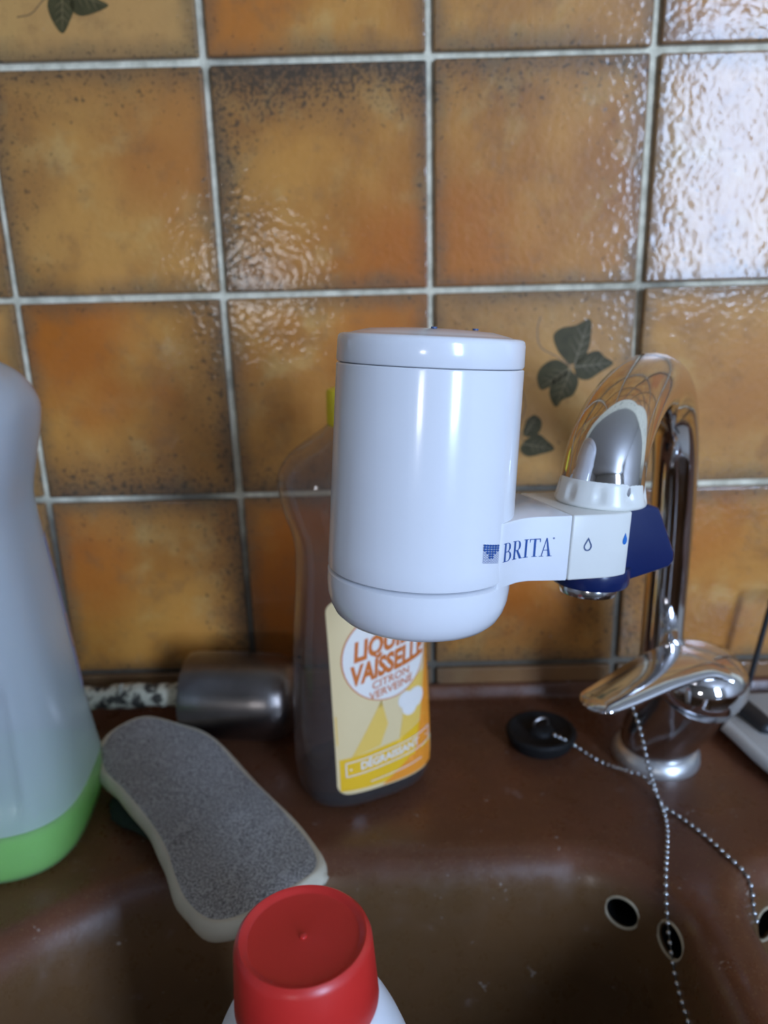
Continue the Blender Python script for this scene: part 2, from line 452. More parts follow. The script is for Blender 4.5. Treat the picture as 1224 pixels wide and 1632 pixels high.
window('window_1', 1.43, 2.03, -.40, 1.0, [])
window('window_2', -.43, -.09, -.27, .03, [])
# the unseen cupboard that carries the sink
bm = bmesh.new()
for a in ((-.42, -.40, -.60, -.01, -1.38, -.512), (1.10, 1.12, -.60, -.01, -1.38, -.512), (-.40, 1.10, -.62, -.60, -1.38, -.512), (-.40, 1.10, -.03, -.01, -1.38, -.512)):
    b2 = box_bm(*a); me = bpy.data.meshes.new('t'); b2.to_mesh(me); b2.free(); bm.from_mesh(me); bpy.data.meshes.remove(me)
struct('sink_cupboard_1', bm, M['cupboard'])

# ------------------------------------------------------------------ the sink
Z0 = -.478
PROF = [(-.02, 0), (-.010, 0), (-.006, -.0004), (-.002, -.0016), (.002, -.0042), (.006, -.0088), (.009, -.0145), (.0115, -.022), (.0135, -.030), (.0160, -.042),
        (.021, -.070), (.028, -.105), (.037, -.134), (.050, -.152), (.070, -.162), (.10, -.166), (.5, -.170)]
PX = np.array([p[0] for p in PROF]); PZ = np.array([p[1] for p in PROF])
def sdbox(x, y, cx, cy, hx, hy, rbl, rbr, rfl, rfr):
    px, py = x - cx, y - cy
    r = np.where(py > 0, np.where(px > 0, rbr, rbl), np.where(px > 0, rfr, rfl))
    qx = np.abs(px) - hx + r; qy = np.abs(py) - hy + r
    return np.minimum(np.maximum(qx, qy), 0) + np.hypot(np.maximum(qx, 0), np.maximum(qy, 0)) - r
def sinkz(x, y):
    x = np.asarray(x, float); y = np.asarray(y, float)
    dA = sdbox(x, y, .2175, -.376, .2125, .188, .185, .062, .12, .06)
    dB = sdbox(x, y, .640, -.380, .188, .182, .045, .06, .06, .06)
    z = Z0 + np.minimum(np.interp(-dA, PX, PZ), np.interp(-dB, PX, PZ) * .8)
    # the raised bead along the wall
    t = np.clip((y + .011) / .006, 0, 1); z = z + .0105 * t * t * (3 - 2 * t)
    return z
def build_sink():
    X0, X1, Y0, Y1 = -.41, 1.11, -.61, -.0035
    xs = np.unique(np.concatenate([np.arange(X0, -.02, .008), np.arange(-.02, .56, .0022), np.arange(.56, X1 + .001, .008)]))
    ys = np.unique(np.concatenate([np.arange(Y0, -.40, .006), np.arange(-.40, -.16, .0022), np.arange(-.16, -.02, .006), np.arange(-.02, Y1 + .0001, .0011)]))
    xs = np.append(xs, X1); ys = np.append(ys, Y1 + .001)
    gx, gy = np.meshgrid(xs, ys); gz = sinkz(gx, gy)
    # soften the profile's facets
    for _ in range(2):
        k = gz.copy(); k[1:-1, 1:-1] = (gz[1:-1, 1:-1] * 4 + gz[:-2, 1:-1] + gz[2:, 1:-1] + gz[1:-1, :-2] + gz[1:-1, 2:]) / 8
        gz = k
    nx, ny = len(xs), len(ys)
    top = np.stack([gx.ravel(), gy.ravel(), gz.ravel()], 1)
    bot = top.copy(); bot[:, 2] -= .010
    v = np.concatenate([top, bot]); n = nx * ny
    i, j = np.meshgrid(np.arange(nx - 1), np.arange(ny - 1)); a = (j * nx + i).ravel()
    ft = np.stack([a, a + 1, a + 1 + nx, a + nx], 1); fb = np.stack([a + n, a + nx + n, a + 1 + nx + n, a + 1 + n], 1)
    side = []
    for e in (np.arange(nx), (ny - 1) * nx + np.arange(nx)[::-1], np.arange(ny)[::-1] * nx, np.arange(ny) * nx + nx - 1):
        p, q = e[:-1], e[1:]; side.append(np.stack([q, p, p + n, q + n], 1))
    f = np.concatenate([ft, fb] + side)
    me = bpy.data.meshes.new('sink')
    me.vertices.add(len(v)); me.vertices.foreach_set('co', v.astype(np.float32).ravel())
    me.loops.add(f.size); me.loops.foreach_set('vertex_index', f.astype(np.int32).ravel())
    me.polygons.add(len(f)); me.polygons.foreach_set('loop_start', np.arange(0, f.size, 4, dtype=np.int32))
    me.update(calc_edges=True); me.validate()
    return link('sink', me, M['sink'], None, True)
sink = build_sink()
tag(sink, 'brown speckled enamel sink with deep bowls and flat rear ledge below the tiled wall', 'sink')
# overflow holes are cut through the bowl walls
def onwall(p):                      # surface normal of the sink at x,y
    x, y = p; e = .002
    nx = -(float(sinkz(x + e, y)) - float(sinkz(x - e, y))) / (2 * e); ny = -(float(sinkz(x, y + e)) - float(sinkz(x, y - e))) / (2 * e)
    return Vector((x, y, float(sinkz(x, y)))), Vector((nx, ny, 1)).normalized()
HOLES = [((.3980, -.2108), .0100, .0085), ((.4170, -.2365), .0108, .0082), ((.4795, -.2185), .0105, .0085)]
cutters = []
for (p, ra, rb_) in HOLES:
    c, n = onwall(p)
    fr = n.to_track_quat('Z', 'Y').to_matrix().to_4x4(); fr.translation = c
    v, f = lathe([(0, -.03), (1, -.03), (1, .02), (0, .02)], 32)
    v = [tuple(fr @ Vector((x * ra, y * rb_, z))) for x, y, z in v]
    co = pydata('overflow_cutter', v, f); cutters.append(co)
    mod = sink.modifiers.new('hole', 'BOOLEAN'); mod.operation = 'DIFFERENCE'; mod.object = co; mod.solver = 'FAST'
dg = bpy.context.evaluated_depsgraph_get()
newme = bpy.data.meshes.new_from_object(sink.evaluated_get(dg))
print('sink polys', len(sink.data.polygons), len(newme.polygons))
sink.modifiers.clear()
if len(newme.polygons) > 1000: sink.data = newme
autosmooth(sink.data, 50)
for co in cutters: bpy.data.objects.remove(co)
M['holerim'] = simple('pale_hole_edge', (.42, .36, .25), .5, var=.3, vscale=200)
for (p, ra, rb_) in HOLES:
    c, n = onwall(p)
    fr = n.to_track_quat('Z', 'Y').to_matrix().to_4x4(); fr.translation = c
    path = [tuple(fr @ Vector((ra * 1.03 * math.cos(a), rb_ * 1.03 * math.sin(a), .0))) for a in [2 * PI * i / 40 for i in range(41)]]
    v, f = tube(path, .0009, 8, cap=False); pydata('overflow_rim', v, f, M['holerim'], sink)
    v, f = lathe([(1.0, -.001), (1.0, -.026), (0, -.026)], 32)
    v = [tuple(fr @ Vector((x * ra * 1.12, y * rb_ * 1.12, z))) for x, y, z in v]
    pydata('overflow_channel', v, f, M['rubber'], sink)

# ------------------------------------------------------------------ water filter on the spout
S = .93
ax = Vector((0.946, 0.313, -0.085)).normalized(); az = Vector((0.067, 0.068, 0.995)); az = (az - ax * ax.dot(az)).normalized(); ay = az.cross(ax)
FO = Vector((.277, -.279, -.258))
FM = Matrix(((ax[0], ay[0], az[0], FO[0]), (ax[1], ay[1], az[1], FO[1]), (ax[2], ay[2], az[2], FO[2]), (0, 0, 0, 1))) @ Matrix.Scale(S, 4)
# geometry is written at full size and scaled by S through baked vertices
FR = Matrix(((ax[0], ay[0], az[0], FO[0]), (ax[1], ay[1], az[1], FO[1]), (ax[2], ay[2], az[2], FO[2]), (0, 0, 0, 1)))
filt = empty('water_filter', mat=FR)
tag(filt, 'glossy white round water filter with blue lettering, clipped to the chrome spout', 'water filter')
def SC(v): return [(a * S, b * S, c * S) for a, b, c in v]
def sbm(bm):
    bmesh.ops.scale(bm, vec=(S, S, S), verts=bm.verts); return bm
def rb_at(z): return .0403 + (.0393 - .0403) * z / .09
v, f = lathe([(0, .0022), (.0390, .0022), (.0401, .0026), (.0404, .0034)] + [(rb_at(z), z) for z in (.01, .02, .03, .04, .05, .06, .07, .08, .087)] + [(.0393, .0892), (.0389, .0897), (.034, .0899), (0, .0899)], 128)
pydata('canister', SC(v), f, M['white'], filt, 30)
v, f = lathe([(0, .0899), (.0380, .0899), (.0389, .0903), (.0393, .0912), (.0391, .0990), (.0388, .1006), (.0381, .1014), (.0368, .1018), (.0340, .1020), (.0320, .1026), (.026, .1040), (.012, .1048), (0, .1050)], 128)
lid = pydata('lid', SC(v), f, M['white'], filt, 40)
for px in (-.0055, .0125):
    pydata('lid_slot', *[SC(q) if i == 0 else q for i, q in enumerate(lathe([(0, .1046), (.0012, .1046), (.0012, .1053), (0, .1053)], 16, centre=(px, -.016, 0)))], M['inkgrey'], lid)
v, f = lathe([(0, .0014), (.0380, .0014), (.0395, .0011), (.0404, .0004), (.0405, -.0040), (.0400, -.0095), (.0387, -.0140), (.0367, -.0178), (.0338, -.0205), (.029, -.0224), (.022, -.0235), (0, -.0241)], 128)
pydata('bottom_cap', SC(v), f, M['white'], filt, 35)
W, AT = .0244, .0285
def yface(u):           # front of the arm: canister wall, a soft concave blend, then flat
    u0, u1 = .0215, .0440
    if u >= u1: return -W
    if u <= u0: return -math.sqrt(.0404 ** 2 - u * u)
    y0 = -math.sqrt(.0404 ** 2 - u0 * u0); s0 = -u0 / y0; h = u1 - u0; t = (u - u0) / h
    return (2*t**3 - 3*t*t + 1) * y0 + (t**3 - 2*t*t + t) * h * s0 + (3*t*t - 2*t**3) * -W
pl = [(.0200, -.031)] + [(u, yface(u) + (.0002 if u < .022 else 0)) for u in (.0216, .0235, .0255, .0275, .0295, .0315, .0335, .0355, .0380, .0410, .0440)] + [(.0610, -W), (.0610, W), (.012, W)]
arm_bm = prism(pl, -.0012, AT, 'z', .0007, 2)
for w_ in arm_bm.verts:
    if w_.co.z < .01: w_.co.z += .0012 * min(1, max(0, (.0610 - w_.co.x) / .025))
obj_bm('arm', sbm(arm_bm), M['white'], filt, 40)
def rc(cx, cy, r, a0, a1, n=10): return [(cx + r * math.cos(math.radians(a0 + (a1 - a0) * i / n)), cy + r * math.sin(math.radians(a0 + (a1 - a0) * i / n))) for i in range(n + 1)]
pl = [(.0615, -W)] + rc(.080, -W + .032, .032, -90, -64, 10) + [(.0985, .019), (.091, W), (.0615, W)]
obj_bm('valve_housing', sbm(prism(pl, -.0012, AT, 'z', .0009, 3)), M['ivory'], filt, 30)
# fluted collar nut
CXL = .0909
def flute(a, k):
    return 1 - {4: .02, 5: .05, 6: .065, 7: .055, 8: .03, 9: .008}.get(k, 0) * max(0, math.cos(a * 9 + .9)) ** 1.5
v, f = lathe([(0, AT), (.0204, AT), (.0211, AT + .0006), (.0213, AT + .0016), (.0211, AT + .0028), (.0208, AT + .0040), (.0205, AT + .0056), (.0201, AT + .0074), (.0197, AT + .0092), (.0193, AT + .0108), (.0189, AT + .0122), (.0184, AT + .0130), (.0160, AT + .0132), (.0155, AT + .010)], 160, centre=(CXL, 0, 0), flute=flute)
pydata('collar_nut', SC(v), f, M['ivory'], filt, 50)
# navy diverter ring, lever fin and chrome outlet under the housing
v, f = lathe([(0, -.001), (.0185, -.001), (.0190, -.002), (.0188, -.0095), (.0180, -.0108), (.013, -.0110), (0, -.0108)], 72, centre=(.0895, 0, 0))
pydata('diverter_ring', SC(v), f, M['blue'], filt)
fin = [(.085, -.0085), (.085, .0280), (.110, .0290), (.1165, .0275), (.1285, .0050), (.1290, .0005), (.1265, -.0025), (.105, -.0075)]
obj_bm('diverter_lever', sbm(prism(fin, -.012, .0165, 'y', .0018, 3)), M['blue'], filt, 30)
v, f = lathe([(.0135, -.0108), (.0142, -.0135), (.0136, -.0160), (.0115, -.0166), (.0105, -.0150), (0, -.0150)], 48, centre=(.0892, 0, 0))
pydata('outlet', SC(v), f, M['chromedull'], filt)

# lettering: polygons drawn in (u,v), put on the front face of the arm
def flat_on_arm(name, polys, m, u0, v0, k, off=.00016, italic=0., ku=None, zb=None):
    ku = ku or k
    bm = bmesh.new()
    for outer in polys:
        us = [u0 + (p[0] + italic * p[1]) * ku for p in outer]
        vs = [bm.verts.new((u * S, (yface(u) - off) * S, ((zb(u) if zb else v0) + p[1] * k) * S)) for u, p in zip(us, outer)]
        try: bm.faces.new(vs)
        except ValueError: pass
    bmesh.ops.triangulate(bm, faces=bm.faces)
    me = bpy.data.meshes.new(name); bm.to_mesh(me); bm.free()
    return link(name, me, m, filt, False)
def quad(x0, y0, x1, y1, w0, w1=None):
    w1 = w0 if w1 is None else w1
    return [(x0 - w0 / 2, y0), (x0 + w0 / 2, y0), (x1 + w1 / 2, y1), (x1 - w1 / 2, y1)]
def serif(x, y, w=.30, h=.035): return [(x - w / 2, y), (x + w / 2, y), (x + w / 2, y + h), (x - w / 2, y + h)]
def bowl(x, yc, rx, ry, tk, tn, a0=90, a1=-90, n=14):
    """pieces of a thick-thin bowl as quads"""
    out = []
    for i in range(n):
        q = []
        for a, s in ((a0 + (a1 - a0) * i / n, 1), (a0 + (a1 - a0) * (i + 1) / n, 1)):
            t = math.radians(a); th = tn + (tk - tn) * abs(math.cos(t)) ** 1.3
            q.append(((x + rx * math.cos(t), yc + ry * math.sin(t)), (x + (rx - th) * math.cos(t), yc + (ry - th * .75) * math.sin(t))))
        out.append([q[0][0], q[1][0], q[1][1], q[0][1]])
    return out
TK, TN = .125, .045
letters = []
def shift(ps, dx): return [[(a + dx, b) for a, b in p] for p in ps]
B = [quad(.15, 0, .15, 1, TK), serif(.14, 0, .28), serif(.14, .965, .28), [(.15, .965), (.32, .965), (.32, 1), (.15, 1)], [(.15, 0), (.34, 0), (.34, .035), (.15, .035)], [(.15, .50), (.32, .50), (.32, .54), (.15, .54)]] + bowl(.32, .76, .22, .24, TK, TN) + bowl(.34, .27, .27, .27, TK, TN)
Rr = [quad(.15, 0, .15, 1, TK), serif(.15, 0, .30), serif(.14, .965, .28), [(.15, .965), (.32, .965), (.32, 1), (.15, 1)], [(.15, .46), (.32, .46), (.32, .50), (.15, .50)]] + bowl(.32, .73, .24, .27, TK, TN) + [[(.26, .48), (.39, .48), (.66, 0), (.50, 0)], [(.50, 0), (.72, 0), (.72, .035), (.50, .035)]]
I = [quad(.15, 0, .15, 1, TK), serif(.15, 0, .30), serif(.15, .965, .30)]
Tt = [quad(.30, 0, .30, 1, TK), serif(.30, 0, .30), [(.0, .955), (.60, .955), (.60, 1), (.0, 1)], [(.0, .80), (.03, .80), (.06, 1), (.0, 1)], [(.60, .80), (.57, .80), (.54, 1), (.60, 1)]]
A = [[(.06, 0), (.11, 0), (.34, 1.0), (.30, 1.02)], [(.44, 0), (.58, 0), (.36, 1.02), (.30, 1.02)], [(.16, .33), (.46, .33), (.45, .37), (.17, .37)], serif(.08, 0, .24), serif(.52, 0, .28)]
adv = 0
for L_, w_ in ((B, .70), (Rr, .76), (I, .36), (Tt, .60), (A, .70)):
    letters += shift(L_, adv); adv += w_
LX, LZ, LK = .0118, .0137, .0080
def zbase(u): return float(np.interp(u, [.012, .024, .038, .053], [.0137, .0116, .0109, .0106]))
def place_u(u): return u
flat_on_arm('brand_lettering', [[(a, b) for a, b in p] for p in letters], M['ink'], .0241, 0, .0081, italic=.0, ku=.0091, zb=zbase)
# registered mark ring
ringq = []
def ring_poly(cx, cz, r, w, n=14):
    out = []
    for i in range(n):
        a, b = 2 * PI * i / n, 2 * PI * (i + 1) / n
        out.append([(cx + r * math.cos(a), cz + r * math.sin(a)), (cx + r * math.cos(b), cz + r * math.sin(b)), (cx + (r - w) * math.cos(b), cz + (r - w) * math.sin(b)), (cx + (r - w) * math.cos(a), cz + (r - w) * math.sin(a))])
    return out
flat_on_arm('registered_mark', ring_poly(0, 0, .055, .018) + [quad(-.01, -.03, -.01, .03, .016), quad(.01, -.03, 0, .0, .016)], M['ink'], .0525, .0187, .0080)
# grid of dots that turns into rings
dots = []
rows = 8; cols = 6
for r_ in range(rows):
    for c_ in range(cols):
        cx, cz = (c_ + .5) / cols * .78, 1 - (r_ + .5) / rows
        reach = [3, 3, 2.6, 2.1, 1.1, .6, 0, 0][r_]
        if abs(c_ - 2.5) < reach: dots.append([(cx + .060 * math.cos(2 * PI * i / 12), cz + .060 * math.sin(2 * PI * i / 12)) for i in range(12)])
        else: dots += ring_poly(cx, cz, .060, .014, 10)
flat_on_arm('dot_emblem', dots, M['ink'], LX, 0, .0080, ku=.0118, zb=zbase)
def drop(k=1.): return [(.0, 1.0)] + [(.0 + .33 * k * math.sin(math.radians(a)) * 1.0, .33 - .33 * math.cos(math.radians(a)) * 1.0) for a in range(120, -121, -20)]
outer = drop(); inner = [(a * .66, .10 + b * .70) for a, b in outer]
dq = [[outer[i], outer[(i + 1) % len(outer)], inner[(i + 1) % len(inner)], inner[i]] for i in range(len(outer))]
flat_on_arm('drop_outline_mark', dq, M['inkgrey'], .0700, .0120, .0064)
bm = bmesh.new()
# filled drop near the rounded end follows the housing's curve
dp = []
for a, b in drop():
    u = .0905 + a * .0046; zz = .0136 + b * .0056
    xx = u - .080; y = (-W + .032) - math.sqrt(.032 ** 2 - xx * xx) - .00018
    dp.append(bm.verts.new((u * S, y * S, zz * S)))
bm.faces.new(dp); bmesh.ops.triangulate(bm, faces=bm.faces); me = bpy.data.meshes.new('drop_mark'); bm.to_mesh(me); bm.free(); link('drop_mark', me, M['inkblue'], filt, False)

# ------------------------------------------------------------------ mixer tap
collar_top = FR @ Vector((CXL * S, 0, (AT + .012) * S))
FB = Vector((.455, -.095, Z0))
tap = empty('mixer_tap', FB)
tag(tap, 'chrome single-lever mixer tap with an arched swan-neck spout behind the white filter', 'tap')
def rel(v): return [(a - FB.x, b - FB.y, c - FB.z) for a, b, c in v]
h0 = Vector((collar_top.x, collar_top.y, collar_top.z)); h1 = Vector((.458, -.080, 0))
def SP(s, z):    # point in the plane of the spout, s from collar (0) to column (1)
    return (h0.x + (h1.x - h0.x) * s, h0.y + (h1.y - h0.y) * s, z)
sp_pts = [SP(0, h0.z - .006), SP(.005, h0.z), SP(.05, h0.z + .013), SP(.17, h0.z + .024), SP(.36, h0.z + .0300), SP(.58, h0.z + .0265), SP(.78, h0.z + .011), SP(.92, h0.z - .018), SP(.985, h0.z - .06), SP(1.0, h0.z - .11), SP(1.0, -.40), SP(1.0, -.442)]
path = spline(sp_pts, 120)
rad = []
for i, p in enumerate(path):
    s = ((p.x - h0.x) / (h1.x - h0.x))
    rad.append(.0180 + (.0143 - .0180) * min(1, max(0, s) ** .8))
v, f = tube(path, rad, 48, up0=Vector((1, 0, 0)))
pydata('spout', rel(v), f, M['chrome'], tap, 60)
v, f = lathe([(0, .0002), (.0300, .0002), (.0305, .002), (.0300, .007), (.0275, .0105), (.0262, .0115), (0, .0115)], 72)
pydata('base_ring', v, f, M['ringmetal'], tap)
# body leans to the right and carries the cartridge housing
pb = [Vector((0, 0, .0110)), Vector((.001, -.003, .022)), Vector((.004, -.010, .038)), Vector((.009, -.020, .057)), Vector((.012, -.026, .071))]
path = spline(pb, 24)
v, f = tube(path, [.0255 + .0035 * (i / 23) ** 1.5 for i in range(24)], 56, up0=Vector((0, 1, 0)))
pydata('body', v, f, M['chromedull'], tap, 50)
# lever: domed cap and a long blade towards the camera's left
v, f = lathe([(.0185, .012), (.0180, .040), (.0165, .050), (.0150, .052), (.0150, .030)], 48, centre=(.003, .015, 0)); pydata('spout_socket', v, f, M['chromedull'], tap)
capc = Vector((.013, -.027, .0745)); axl = Vector((.12, -.12, 1)).normalized()
fr = axl.to_track_quat('Z', 'Y').to_matrix().to_4x4(); fr.translation = capc
v, f = lathe([(0, -.006), (.0285, -.006), (.0305, -.004), (.0315, .002), (.0306, .009), (.0278, .0155), (.0220, .0205), (.012, .0235), (0, .0243)], 64, fr=fr)
pydata('lever_cap', v, f, M['chrome'], tap, 50)
bl = [(.014, -.028, .0885), (.002, -.033, .0930), (-.020, -.045, .0930), (-.043, -.057, .0895), (-.061, -.066, .0865), (-.073, -.072, .0850)]
raw = spline(bl, 200); path, rr = [], []
for i in range(48):
    t = math.sin(i / 47 * PI / 2)           # samples crowd towards the rounded tip
    path.append(raw[min(199, int(t * 199))].copy()) if not path or (raw[min(199, int(t * 199))] - path[-1]).length > 1e-5 else path.append(path[-1] + Vector((-.0001, -.00005, 0)))
    wdt = .0270 + (.0120 - .0270) * t ** .75
    if t > .86: wdt *= math.sqrt(max(.03, 1 - ((t - .86) / .14) ** 2))
    rr.append((wdt, max(.0012, (.0085 - .0050 * t) * (1 if t < .86 else math.sqrt(max(.05, 1 - ((t - .86) / .14) ** 2))))))
v, f = tube(path, rr, 40, up0=Vector((0, 0, 1)))
pydata('lever', v, f, M['chrome'], tap, 60)

# ------------------------------------------------------------------ bead chains and plug
def resample(pts, step):
    pp = spline(pts, 400); out = [pp[0]]; acc = 0
    for a, b in zip(pp, pp[1:]):
        d = (b - a).length
        while acc + d >= step:
            t = (step - acc) / d; a = a.lerp(b, t); out.append(a.copy()); d = (b - a).length; acc = 0
        acc += d
    return out
def bead_mesh(r):
    bm = bmesh.new(); bmesh.ops.create_icosphere(bm, subdivisions=2, radius=r)
    me = bpy.data.meshes.new('bead'); bm.to_mesh(me); bm.free(); autosmooth(me, 180); me.materials.append(M['bead']); return me
BM_ = bead_mesh(.00160)
def chain(name, pts, label, step=.0049):
    p0 = Vector(pts[0]); root = empty(name, p0)
    pp = resample(pts, step)
    v, f = tube([p - p0 for p in pp], .00042, 6); pydata('wire', v, f, M['wire'], root)
    for p in pp:
        o = bpy.data.objects.new('bead', BM_); COL.objects.link(o); o.parent = root; o.location = p - p0
    tag(root, label, 'chain', 'bead chains by the tap'); return root
chain('bead_chain', [(0.3818, -0.0929, -0.4605), (0.3887, -0.0911, -0.4650), (0.3967, -0.0895, -0.4710), (0.4048, -0.0912, -0.4764), (0.4107, -0.0999, -0.4763), (0.4185, -0.1076, -0.4764), (0.4252, -0.1248, -0.4690), (0.4329, -0.1348, -0.4665), (0.4380, -0.1435, -0.4720), (0.4403, -0.1520, -0.4763), (0.4465, -0.1620, -0.4763), (0.4531, -0.1739, -0.4764), (0.4586, -0.1864, -0.4764), (0.4628, -0.1989, -0.4764), (0.4669, -0.2068, -0.4776), (0.4699, -0.2116, -0.4810), (0.4698, -0.2178, -0.4864), (0.4683, -0.2239, -0.4916), (0.4701, -0.2257, -0.4988)],
      'beaded chain curving from the black plug over the ledge to the rightmost hole')
chain('bead_chain', [(0.4209, -0.1370, -0.4123), (0.4246, -0.1390, -0.4223), (0.4279, -0.1405, -0.4345), (0.4309, -0.1415, -0.4467), (0.4337, -0.1430, -0.4577), (0.4406, -0.1418, -0.4763), (0.4387, -0.1589, -0.4762), (0.4356, -0.1735, -0.4763), (0.4297, -0.1901, -0.4763), (0.4227, -0.2077, -0.4765), (0.4189, -0.2194, -0.4813), (0.4171, -0.2287, -0.4899), (0.4166, -0.2369, -0.4992), (0.4157, -0.2508, -0.5106), (0.4148, -0.2703, -0.5148), (0.4143, -0.2863, -0.5174)],
      'beaded chain hanging from the tap lever straight down into the deep sink bowl')
PLUG = Vector((.3755, -.0755, Z0))
plug = empty('sink_plug', PLUG); plug.rotation_euler = (.0, 0, .3)
tag(plug, 'round black rubber sink plug lying on the rear ledge left of the tap', 'plug')
v, f = lathe([(0, .0002), (.0215, .0002), (.0235, .0025), (.0258, .0085), (.0262, .0105), (.0250, .0122), (.0225, .0125), (.0205, .0108), (.010, .0105), (.0085, .0135), (.006, .0150), (0, .0152)], 56)
pydata('plug_disc', v, f, M['rubber'], plug)
path = [(.006 * math.cos(a) * 1.0, .0, .0165 + .0045 * math.sin(a)) for a in [2 * PI * i / 24 for i in range(25)]]
v, f = tube(path, .0009, 8, cap=False, up0=Vector((0, 1, 0))); pydata('plug_ring', v, f, M['steel'], plug)

# ------------------------------------------------------------------ washing-up liquid bottle
def superell(a, b, n, e=2.6, a0=0):
    out = []
    for i in range(n):
        t = a0 + 2 * PI * i / n; c, s = math.cos(t), math.sin(t)
        out.append((a * math.copysign(abs(c) ** (2 / e), c), b * math.copysign(abs(s) ** (2 / e), s)))
    return out
def loft(secs, n=72, e=2.6, capb=True, capt=True):
    """secs: (z, a, b, x-shift) or (z,a,b,xs,e)"""
    v, f = [], []
    for s in secs:
        z, a, b, xs = s[:4]; ee = s[4] if len(s) > 4 else e
        for x, y in superell(a, b, n, ee): v.append((x + xs, y, z))
    for k in range(len(secs) - 1):
        for i in range(n):
            j = (i + 1) % n; f.append((k * n + i, k * n + j, (k + 1) * n + j, (k + 1) * n + i))
    if capb: f.append(tuple(range(n)))
    if capt: f.append(tuple((len(secs) - 1) * n + i for i in range(n)))
    return v, f
def interp_secs(keys, n):
    ks = np.array(keys, float); zs = ks[:, 0]; t = np.linspace(0, len(ks) - 1, n); out = []
    pp = [spline([(k[0], k[c], 0) for k in keys], n) for c in range(1, ks.shape[1])]
    for i in range(n): out.append(tuple([pp[0][i].x] + [q[i].y for q in pp]))
    return out
def clear_plastic(name, tint, milk, milkcol, rough=.08):
    m, nt, p = new_mat(name); g = NT(nt)
    setp(p, base=milkcol, rough=.35)
    tr = g.n('ShaderNodeBsdfTransparent'); tr.inputs[0].default_value = (*tint, 1)
    tl = g.n('ShaderNodeBsdfTranslucent'); tl.inputs[0].default_value = (*milkcol, 1)
    gl = g.n('ShaderNodeBsdfGlossy'); gl.inputs['Roughness'].default_value = rough
    m0 = g.n('ShaderNodeMixShader'); m0.inputs[0].default_value = .6; g.l(p.outputs[0], m0.inputs[1]); g.l(tl.outputs[0], m0.inputs[2])
    m1 = g.n('ShaderNodeMixShader'); m1.inputs[0].default_value = milk; g.l(tr.outputs[0], m1.inputs[1]); g.l(m0.outputs[0], m1.inputs[2])
    lw = g.n('ShaderNodeLayerWeight'); fz = g.math('MULTIPLY_ADD', g.math('POWER', lw.outputs['Facing'], 3.2), .75, .045)
    m2 = g.n('ShaderNodeMixShader'); g.l(fz, m2.inputs[0]); g.l(m1.outputs[0], m2.inputs[1]); g.l(gl.outputs[0], m2.inputs[2])
    g.l(m2.outputs[0], nt.nodes['Material Output'].inputs[0])
    return m
M['clear'] = clear_plastic('clear_bottle_plastic', (.88, .85, .82), .17, (.50, .46, .45))
M['soap'] = clear_plastic('amber_soap_residue', (.16, .10, .03), .25, (.06, .035, .01))
BO = Vector((.2440, -.113, Z0)); BROT = .46
soap = empty('soap_bottle', BO, (0, 0, BROT))
tag(soap, 'clear washing-up liquid bottle with yellow and orange label, nearly empty, behind the white filter', 'bottle')
BK = [(.0006, .036, .024), (.003, .0425, .029), (.010, .0455, .0315), (.025, .0470, .0325), (.050, .0465, .0320), (.080, .0450, .0312), (.110, .0435, .0302), (.140, .0405, .0290), (.165, .0385, .0280),
      (.182, .0395, .0280), (.198, .0440, .0290), (.213, .0472, .0300), (.225, .0472, .0292), (.236, .0400, .0265), (.244, .0280, .0220), (.250, .0180, .0165), (.255, .0135, .0135), (.262, .0130, .0130)]
secs = [(z, a, b, 0, 2.0 + .7 * min(1, max(0, (.252 - z) / .05))) for z, a, b in interp_secs(BK, 90)]
v, f = loft(secs, 88); pydata('bottle_body', v, f, M['clear'], soap, 60)
v, f = loft([(z, a - .0012, b - .0012, 0, 2.7) for z, a, b in [(.002, .036, .024), (.004, .0425, .029), (.010, .0455, .0315), (.016, .0460, .0320)]], 88)
pydata('soap_residue', v, f, M['soap'], soap, 60)
v, f = lathe([(0, .252), (.0146, .252), (.0150, .254), (.0146, .272), (.0138, .2735), (.0080, .275), (.0060, .279), (.0052, .283), (.0035, .2845), (0, .2845)], 48)
pydata('cap', v, f, M['yellowcap'], soap)
